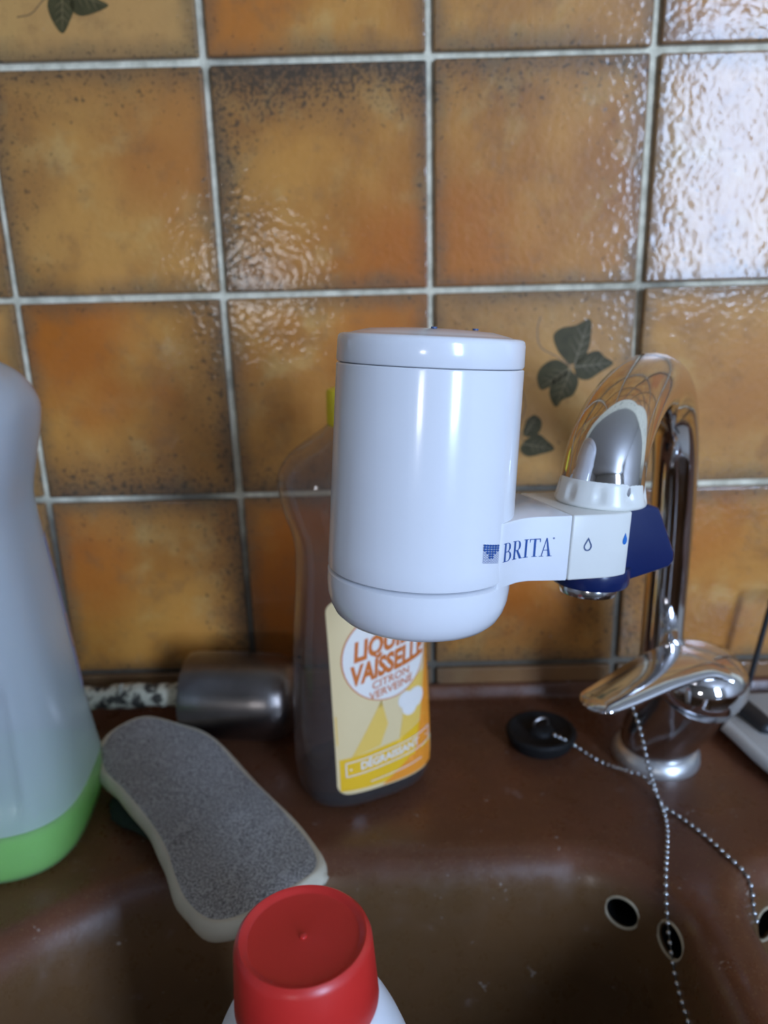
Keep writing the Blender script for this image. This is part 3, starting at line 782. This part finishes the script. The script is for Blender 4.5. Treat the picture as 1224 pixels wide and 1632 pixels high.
# label surface: u is arc position across the front, w height
BKA = np.array(BK)
def bdim(z):
    k = min(range(len(secs)), key=lambda i: abs(secs[i][0] - z)); lo = max(0, k - 1); hi = min(len(secs) - 1, k + 1)
    zs = [secs[i][0] for i in (lo, k, hi)]
    return float(np.interp(z, zs, [secs[i][1] for i in (lo, k, hi)])), float(np.interp(z, zs, [secs[i][2] for i in (lo, k, hi)]))
def on_bottle(u, z, off=.0002):
    a, b = bdim(z); e = 2.7
    a += off; b += off
    x = max(-a * .999, min(a * .999, u)); y = -b * (1 - abs(x / a) ** e) ** (1 / e)
    return (x, y, z)
def decal(name, polys, m, parent, off, cell=.004, fn=on_bottle):
    """flat polygons in (u,z), cut into small faces and laid on the surface"""
    bm = bmesh.new()
    for p in polys:
        if len(p) < 3: continue
        try: bm.faces.new([bm.verts.new((a, 0, b)) for a, b in p])
        except ValueError: pass
    if not bm.faces: bm.free(); return
    xs = [w.co.x for w in bm.verts]; zs = [w.co.z for w in bm.verts]
    k = math.floor(min(xs) / cell) + 1
    while k * cell < max(xs):
        bmesh.ops.bisect_plane(bm, geom=bm.verts[:] + bm.edges[:] + bm.faces[:], plane_co=(k * cell, 0, 0), plane_no=(1, 0, 0)); k += 1
    k = math.floor(min(zs) / (cell * 2)) + 1
    while k * cell * 2 < max(zs):
        bmesh.ops.bisect_plane(bm, geom=bm.verts[:] + bm.edges[:] + bm.faces[:], plane_co=(0, 0, k * cell * 2), plane_no=(0, 0, 1)); k += 1
    bmesh.ops.triangulate(bm, faces=bm.faces)
    for w in bm.verts: w.co = fn(w.co.x, w.co.z, off)
    me = bpy.data.meshes.new(name); bm.to_mesh(me); bm.free()
    return link(name, me, m, parent, True)
def text_polys(s, size, u0, z0, cond=1., shear=0., bold=0., rise=0., arc=0.):
    c = bpy.data.curves.new('t', 'FONT'); c.body = s; c.size = size; c.offset = bold; c.resolution_u = 3; c.align_x = 'CENTER'
    o = bpy.data.objects.new('t', c); COL.objects.link(o)
    me = bpy.data.meshes.new_from_object(o.evaluated_get(bpy.context.evaluated_depsgraph_get()))
    out = []
    for p in me.polygons:
        q = []
        for i in p.vertices:
            x, y = me.vertices[i].co.x, me.vertices[i].co.y
            x *= cond; x2 = x + shear * y
            q.append((u0 + x2, z0 + y + rise * x + arc * x * x))
        out.append(q)
    bpy.data.objects.remove(o); bpy.data.meshes.remove(me); bpy.data.curves.remove(c)
    return out
M['lab_pale'] = simple('label_pale_yellow', (.84, .64, .34), .45)
M['lab_yellow'] = simple('label_yellow', (.92, .53, .02), .45)
M['lab_orange'] = simple('label_orange', (.93, .32, .03), .45)
M['lab_gold'] = simple('label_gold', (.90, .58, .12), .45)
M['lab_white'] = simple('label_white', (.88, .82, .74), .45)
M['lab_text'] = simple('label_orange_text', (.66, .16, .015), .5)
UL, UR, ZB, ZT = -.0318, .0415, .0145, .150
def clip(poly, ul=UL, ur=UR, zb=ZB, zt=ZT):
    def cut(p, f_in, inter):
        out = []
        for i in range(len(p)):
            a, b = p[i - 1], p[i]
            if f_in(b):
                if not f_in(a): out.append(inter(a, b))
                out.append(b)
            elif f_in(a): out.append(inter(a, b))
        return out
    def ix(c): return lambda a, b: (c, a[1] + (b[1] - a[1]) * (c - a[0]) / (b[0] - a[0]))
    def iz(c): return lambda a, b: (a[0] + (b[0] - a[0]) * (c - a[1]) / (b[1] - a[1]), c)
    for fn, it in ((lambda q: q[0] >= ul, ix(ul)), (lambda q: q[0] <= ur, ix(ur)), (lambda q: q[1] >= zb, iz(zb)), (lambda q: q[1] <= zt, iz(zt))):
        poly = cut(poly, fn, it)
        if len(poly) < 3: return []
    return poly
rcx = lambda cx, cz, r, a0, a1: [(cx + r * math.cos(math.radians(a)), cz + r * math.sin(math.radians(a))) for a in range(a0, a1 + 1, 15)]
labpoly = rcx(UR - .008, ZB + .008, .008, -90, 0) + rcx(UR - .008, ZT - .008, .008, 0, 90) + rcx(UL + .008, ZT - .008, .008, 90, 180) + rcx(UL + .008, ZB + .008, .008, 180, 270)
lab = decal('label', [labpoly], M['lab_pale'], soap, .0002)
decal('label_print', [clip([(-.04, .015), (.05, .015), (.05, .062), (.012, .046), (-.04, .040)], UL + .002, UR - .002, ZB + .003)], M['lab_yellow'], lab, .0003)
decal('label_print', [clip([(-.022, .042), (.000, .078), (.004, .060), (-.002, .046)]), clip([(.012, .046), (.05, .064), (.05, .090), (.020, .086)]), clip([(-.04, .078), (-.030, .072), (-.030, .052), (-.04, .048)], UL + .001)], M['lab_gold'], lab, .00035)
decal('label_print', [clip([(.024, .030), (.05, .040), (.05, .128), (.037, .100), (.030, .056)], UL, UR - .0005), clip([(-.002, .0150), (.05, .0150), (.05, .034), (.020, .030)], UL, UR - .001, ZB + .001)], M['lab_orange'], lab, .0004)
circ = lambda cx, cz, r, n=40: [(cx + r * math.cos(2 * PI * i / n), cz + r * math.sin(2 * PI * i / n)) for i in range(n)]
CC = (.0055, .1085)
decal('label_print', [circ(*CC, .0310)], M['lab_text'], lab, .00045)
decal('label_print', [circ(*CC, .0302)], M['lab_white'], lab, .00055)
decal('label_print', [circ(.018, .073, .0060), circ(.026, .072, .0072), circ(.021, .067, .006)], M['lab_white'], lab, .0005)
decal('label_lettering', text_polys('LIQUIDE', .0180, .0065, .1125, .72, .10, .0008, .17), M['lab_text'], lab, .0007, .003)
decal('label_lettering', text_polys('VAISSELLE', .0180, .0065, .0970, .68, .10, .0008, .17), M['lab_text'], lab, .0007, .003)
decal('label_lettering', text_polys('CITRON', .0074, .0075, .0895, 1.0, .05, .0001, .17) + text_polys('VERVEINE', .0074, .0075, .0828, 1.0, .05, .0001, .17), M['lab_text'], lab, .0007, .003)
decal('label_lettering', text_polys('DÉGRAISSANT', .0074, .0055, .0345, .92, 0, .00025, .10), M['lab_white'], lab, .0007, .003)
fr4 = []
def seg(a, b, w=.0004):
    d = Vector((b[0] - a[0], b[1] - a[1])).normalized(); n_ = Vector((-d.y, d.x)) * w
    return [(a[0] - n_.x, a[1] - n_.y), (b[0] - n_.x, b[1] - n_.y), (b[0] + n_.x, b[1] + n_.y), (a[0] + n_.x, a[1] + n_.y)]
Q = [(-.026, .0285), (.038, .0350), (.038, .0450), (-.026, .0385)]
decal('label_print', [seg(Q[i], Q[(i + 1) % 4]) for i in range(4)] + [circ(-.0230, .0335, .0007, 10), circ(.0350, .0397, .0007, 10)] + [seg((-.01, .0215), (.030, .0250), .00035)], M['lab_white'], lab, .0007, .003)
pydata('air_bubble_mark', *lathe([(0, -.0012), (.0012, 0), (0, .0012)], 10, centre=on_bottle(-.0445, .108, .001)), M['rubber'], soap)

# ------------------------------------------------------------------ big jug at the left
M['jugplastic'] = clear_plastic('milky_jug_plastic', (.92, .97, 1.0), .80, (.82, .90, .97), .25)
M['jugwet'] = clear_plastic('wet_jug_plastic', (.92, 1.0, .90), .45, (.60, .86, .52), .25)
def liquid_mat():
    m, nt, p = new_mat('green_detergent'); g = NT(nt); setp(p, base=(.42, .80, .16), rough=.4)
    tl = g.n('ShaderNodeBsdfTranslucent'); tl.inputs[0].default_value = (.55, .92, .14, 1)
    ms = g.n('ShaderNodeMixShader'); ms.inputs[0].default_value = .45; g.l(p.outputs[0], ms.inputs[1]); g.l(tl.outputs[0], ms.inputs[2])
    g.l(ms.outputs[0], nt.nodes['Material Output'].inputs[0]); return m
M['green'] = liquid_mat()
JO = Vector((.0070, -.158, Z0)); jug = empty('detergent_jug', JO, (0, 0, .10))
tag(jug, 'translucent white plastic jug holding a little bright green liquid, cut off by the left edge', 'jug')
JK = [(.0006, .052, .050), (.004, .058, .056), (.012, .0625, .059), (.03, .0640, .060), (.065, .0600, .057), (.10, .0572, .055), (.137, .0545, .053), (.183, .0505, .050), (.210, .0480, .048), (.223, .0488, .0485), (.241, .0535, .050), (.262, .0590, .050), (.276, .0600, .048), (.290, .0540, .042), (.300, .040, .032), (.308, .026, .024), (.314, .021, .021), (.330, .0205, .0205)]
js = [(z, a, b, 0, 3.4 if z < .27 else 3.4 - 1.4 * min(1, (z - .27) / .04)) for z, a, b in interp_secs(JK, 90)]
v, f = loft(js, 96)
# pressed-in panel on the front
def press(p):
    x, y, z = p
    if y < 0 and z > .03 and z < .22:
        hw = .042 if z < .120 else .042 - (z - .120) * .5
        t = max(0, min(1, (hw - abs(x)) / .006)) * max(0, min(1, (z - .045) / .010)) * max(0, min(1, (.215 - z) / .01))
        y += .0042 * t * t * (3 - 2 * t)
    return (x, y, z)
jb = pydata('jug_body', [press(p) for p in v], f, M['jugplastic'], jug, 60)
jb.data.materials.append(M['jugwet'])       # where the liquid touches it the wall turns clear
for p_ in jb.data.polygons: p_.material_index = 1 if p_.center.z < .0348 else 0
v, f = loft([(z, a - .0012, b - .0012, 0, 3.4) for z, a, b in [(.0018, .052, .050), (.005, .0585, .0565), (.012, .0625, .059), (.03, .0640, .060), (.0345, .0636, .0597)]], 96)
pydata('liquid', v, f, M['green'], jug, 60)
v, f = lathe([(0, .318), (.0245, .318), (.025, .320), (.0245, .346), (.023, .348), (0, .349)], 56, flute=lambda a, k: 1 - .02 * (.5 + .5 * math.cos(a * 30)))
pydata('cap', v, f, M['bottlewhite'], jug)
M['lab_violet'] = simple('label_violet', (.33, .35, .52), .5); M['lab_pink'] = simple('label_pink', (.50, .36, .34), .5)
def on_jug(u, z, off):      # right flank, u runs to the rear
    a = float(np.interp(z, [s[0] for s in js], [s[1] for s in js])) + off; b = float(np.interp(z, [s[0] for s in js], [s[2] for s in js])) + off
    y = max(-b * .98, min(b * .98, u)); return (a * (1 - abs(y / b) ** 3.4) ** (1 / 3.4), y, z)
jl = decal('side_label', [[(.022, .085), (.040, .085), (.040, .190), (.022, .190)]], M['lab_violet'], jug, .0003, .004, on_jug)
decal('side_label_print', [[(.023, .115), (.039, .110), (.039, .133), (.023, .138)]], M['lab_pink'], jl, .0005, .004, on_jug)

# ------------------------------------------------------------------ grey and beige scrub sponge
def sponge_mat():
    m, nt, p = new_mat('grey_scrub_cloth'); g = NT(nt); o = g.obj()
    n = g.noise(o, 900, 3, .7); n2 = g.noise(o, 60, 3, .6)
    c = g.mix(g.ss(n, .38, .62), (.12, .118, .115), (.50, .49, .47)); c = g.mix(g.math('MULTIPLY', g.ss(n2, .5, .75), .35), c, (.48, .47, .48))
    g.l(c, p.inputs['Base Color']); setp(p, rough=.85); g.bump(n, .9, .0012, p); return m
M['scrub'] = sponge_mat()
SPO = Vector((0.1437, -0.1797, -.4515)); sponge = empty('scrub_sponge', SPO)
tag(sponge, 'oval grey scrub sponge with beige edge leaning over the rim of the sink', 'sponge')
SOUT = [(-0.0834, 0.0678), (-0.0794, 0.0886), (-0.0608, 0.1027), (-0.0332, 0.0949), (-0.0067, 0.0786), (0.0248, 0.0376), (0.0519, 0.0032), (0.0730, -0.0304), (0.0786, -0.0502), (0.0701, -0.0623), (0.0550, -0.0739), (0.0405, -0.0842), (0.0264, -0.0854), (0.0122, -0.0728), (0.0010, -0.0549), (-0.0125, -0.0278), (-0.0297, -0.0028), (-0.0542, 0.0253), (-0.0736, 0.0459)]
def sponge_shape():
    ring = spline([(x, y, 0) for x, y in SOUT] + [(SOUT[0][0], SOUT[0][1], 0)], 91)[:-1]
    c = Vector((0, 0, 0))
    def warp(p):        # the pad sags at its middle and curls a little at its ends
        t = (p.x * .55 - p.y * .83)
        return Vector((p.x, p.y, p.z + .0035 * (t / .09) ** 2 - .002 + .0008 * math.sin(p.x * 70) * math.cos(p.y * 55)))
    n = len(ring); nr = [Vector((0, 0, 0))] * n
    for i in range(n):
        t = (ring[(i + 1) % n] - ring[i - 1]).normalized(); q = Vector((t.y, -t.x, 0))
        if q.dot(ring[i]) < 0: q = -q
        nr[i] = q
    v, f = [], []; v.append(tuple(warp(c + Vector((0, 0, .0004)))))
    K = 14
    for k in range(1, K + 1):
        for i in range(n):
            s = k / K; v.append(tuple(warp(ring[i] * s + Vector((0, 0, .0004 if s < .97 else -.0004)))))
    for i in range(n): f.append((0, 1 + i, 1 + (i + 1) % n))
    for k in range(K - 1):
        for i in range(n):
            a = 1 + k * n; b = a + n; j = (i + 1) % n; f.append((a + i, b + i, b + j, a + j))
    pydata('scouring_face', v, f, M['scrub'], sponge, 80)
    prof = [(-.0015, -.0002), (.0000, -.0001), (.0012, -.0007), (.0026, -.0024), (.0034, -.0055), (.0032, -.0090), (.0018, -.0118), (-.0008, -.0130)]
    v, f = [], []
    for q, z in prof:
        for i in range(n):
            wv = .0005 * math.sin(i * .9) + .0004 * math.sin(i * .37 + 1)
            v.append(tuple(warp(ring[i] + nr[i] * (q + (wv if q > .001 else 0)) + Vector((0, 0, z)))))
    for k in range(len(prof) - 1):
        for i in range(n):
            j = (i + 1) % n; f.append((k * n + i, k * n + j, (k + 1) * n + j, (k + 1) * n + i))
    m = (len(prof) - 1) * n; v.append(tuple(warp(Vector((0, 0, -.013))))); 
    for i in range(n): f.append((m + i, m + (i + 1) % n, len(v) - 1))
    pydata('foam_body', v, f, M['beige'], sponge, 80)
sponge_shape()
# crumb of foam torn at the right end
v, f = lathe([(0, -.004), (.004, -.003), (.0058, 0), (.0045, .003), (0, .0045)], 14, centre=(0.0778, -0.0514, -.0045)); rs = random.Random(8)
v = [(a + rs.uniform(-.0008, .0008), b + rs.uniform(-.0008, .0008), c + rs.uniform(-.0006, .0006)) for a, b, c in v]
pydata('torn_foam', v, f, M['beige'], sponge, 80)
# the dark green scourer it leans on
GO = Vector((.112, -.150, Z0)); gp = empty('scourer_pad', GO, (0, 0, -.5)); tag(gp, 'crumpled dark green scouring pad tucked under the grey sponge', 'scouring pad')
rs = random.Random(4); v, f = loft([(.0004, .028, .018, 0), (.003, .033, .023, 0), (.007, .035, .025, 0), (.0105, .033, .023, 0), (.0122, .026, .017, 0)], 48, 3)
v = [(a + rs.uniform(-.0012, .0012), b + rs.uniform(-.0012, .0012), max(.0003, c + (rs.uniform(-.0008, .0004) if c > .001 else 0))) for a, b, c in v]
pydata('pad_fibre', v, f, M['darkgreen'], gp, 80)

# ------------------------------------------------------------------ steel brush head with a flaking handle, lying at the wall
TO = Vector((.150, -.0540, Z0)); tool = empty('cup_tool', TO, (0, 0, -.10))
tag(tool, 'tarnished steel cup-shaped tool lying on its side against the wall with a pale flaking handle', 'utensil')
fr = Matrix.Rotation(PI / 2, 4, 'Y'); fr.translation = Vector((0, 0, .0335))
v, f = lathe([(0, -.030), (.020, -.030), (.0275, -.034), (.0300, -.0405), (.0318, -.0405), (.0328, -.036), (.0330, -.020), (.0330, .012), (.0322, .026), (.0295, .036), (.024, .0425), (.012, .0455), (0, .046)], 64, fr=fr)
pydata('steel_cup', v, f, M['steel'], tool)
pp = spline([(-.030, 0, .0335), (-.040, 0, .0335), (-.050, -.001, .0330), (-.080, -.002, .0320), (-.115, -.003, .0290), (-.155, -.002, .0260)], 50)
rr = [.0045 if i < 8 else (.0092 + .0006 * math.sin(i * .45) + .0003 * math.sin(i * 1.1)) for i in range(50)]
v, f = tube(pp, rr, 20)
rs = random.Random(3); v = [(a + rs.uniform(-.0005, .0005), b + rs.uniform(-.0006, .0006), c + rs.uniform(-.0006, .0006)) for a, b, c in v]
hd = pydata('handle', v, f, M['handle'], tool)
pp = spline([(-.094, -.006, .036), (-.092, -.010, .043), (-.089, -.012, .047)], 8); v, f = tube(pp, [.0026, .0024, .0022, .002, .0018, .0016, .0012, .0005], 8)
pydata('paint_flake', v, f, M['beige'], hd)
pp = spline([(-.046, -.007, .026), (-.043, -.010, .020), (-.041, -.011, .017)], 8); v, f = tube(pp, [.003, .003, .0028, .0026, .0024, .002, .0014, .0006], 8)
pydata('paint_flake', v, f, M['beige'], hd)

# ------------------------------------------------------------------ white bottle with the red cap, standing in the bowl
RB = Vector((.2358, -.3890, float(sinkz(.2358, -.389)) + .0004)); capz = -.3335 - RB.z
rbt = empty('cleaner_bottle', RB)
tag(rbt, 'white plastic bottle with a wide red screw cap standing in the sink in the foreground', 'bottle')
hb = capz
keys = [(0.0, .028, .028), (.004, .034, .034), (.012, .036, .036), (.06, .0365, .0365), (hb - .085, .0365, .0365), (hb - .060, .0350, .0350), (hb - .045, .0310, .0310), (hb - .0335, .0262, .0262), (hb - .028, .0232, .0232), (hb - .024, .0200, .0200), (hb - .010, .0185, .0185)]
v, f = loft([(z, a, b, 0, 2.0) for z, a, b in interp_secs(keys, 60)], 80); pydata('bottle_body', v, f, M['bottlewhite'], rbt, 60)
v, f = lathe([(.0190, hb - .0250), (.0223, hb - .0250), (.0227, hb - .0240), (.0218, hb - .010), (.0213, hb - .0030), (.0206, hb - .0010), (.0195, hb), (.0182, hb - .0004), (.0176, hb - .0012), (.0168, hb - .0014), (.0030, hb - .0016), (.0012, hb - .0014), (0, hb - .0014)], 96)
cp = pydata('cap', v, f, M['red'], rbt, 40)
v, f = lathe([(0, .0012), (.0010, .0008), (.0013, 0), (.0013, -.0005)], 16, centre=(0, 0, hb - .0016)); pydata('moulding_nub', v, f, M['red'], cp)

# ------------------------------------------------------------------ dish rack corner at the right
rk = empty('dish_rack', (.56, -.06, Z0)); tag(rk, 'white dish rack tray with black plastic foot at the right edge beside the tap', 'dish rack')
def rk_rel(bm):
    bmesh.ops.translate(bm, vec=(-.56, .06, -Z0), verts=bm.verts); return bm
bm = prism([(.508, -.040), (.530, -.026), (.72, -.026), (.72, -.20), (.560, -.20), (.5285, -.135)], Z0 + .006, Z0 + .009, 'z', .001)
obj_bm('tray', rk_rel(bm), M['rackwhite'], rk)
rp = [(.508, -.042, Z0 + .010), (.516, -.085, Z0 + .010), (.5245, -.130, Z0 + .010), (.545, -.172, Z0 + .010), (.570, -.198, Z0 + .010), (.72, -.20, Z0 + .010)]
v, f = tube([Vector(p) - Vector((.56, -.06, Z0)) for p in spline(rp, 50)], (.0045), 14); pydata('tray_rim', v, f, M['rackwhite'], rk)
v, f = tube([Vector(p) - Vector((.56, -.06, Z0)) for p in spline([(.525, -.030, Z0 + .018), (.532, -.050, Z0 + .016), (.5395, -.070, Z0 + .0125), (.5440, -.084, Z0 + .0095)], 24)], [(.0075, .0065)] * 22 + [(.006, .005), (.003, .0025)], 16)
pydata('foot', v, f, M['blackp'], rk)
for a, b in (((.549, -.030, Z0 + .009), (.560, -.030, Z0 + .090)), ((.600, -.030, Z0 + .009), (.605, -.030, Z0 + .090)), ((.650, -.030, Z0 + .009), (.652, -.030, Z0 + .090))):
    v, f = tube([Vector(p) - Vector((.56, -.06, Z0)) for p in (a, b)], .0022, 10); pydata('rod', v, f, M['blackp'], rk)
v, f = tube([Vector(p) - Vector((.56, -.06, Z0)) for p in ((.558, -.030, Z0 + .090), (.70, -.030, Z0 + .090))], .0022, 10); pydata('rail', v, f, M['blackp'], rk)
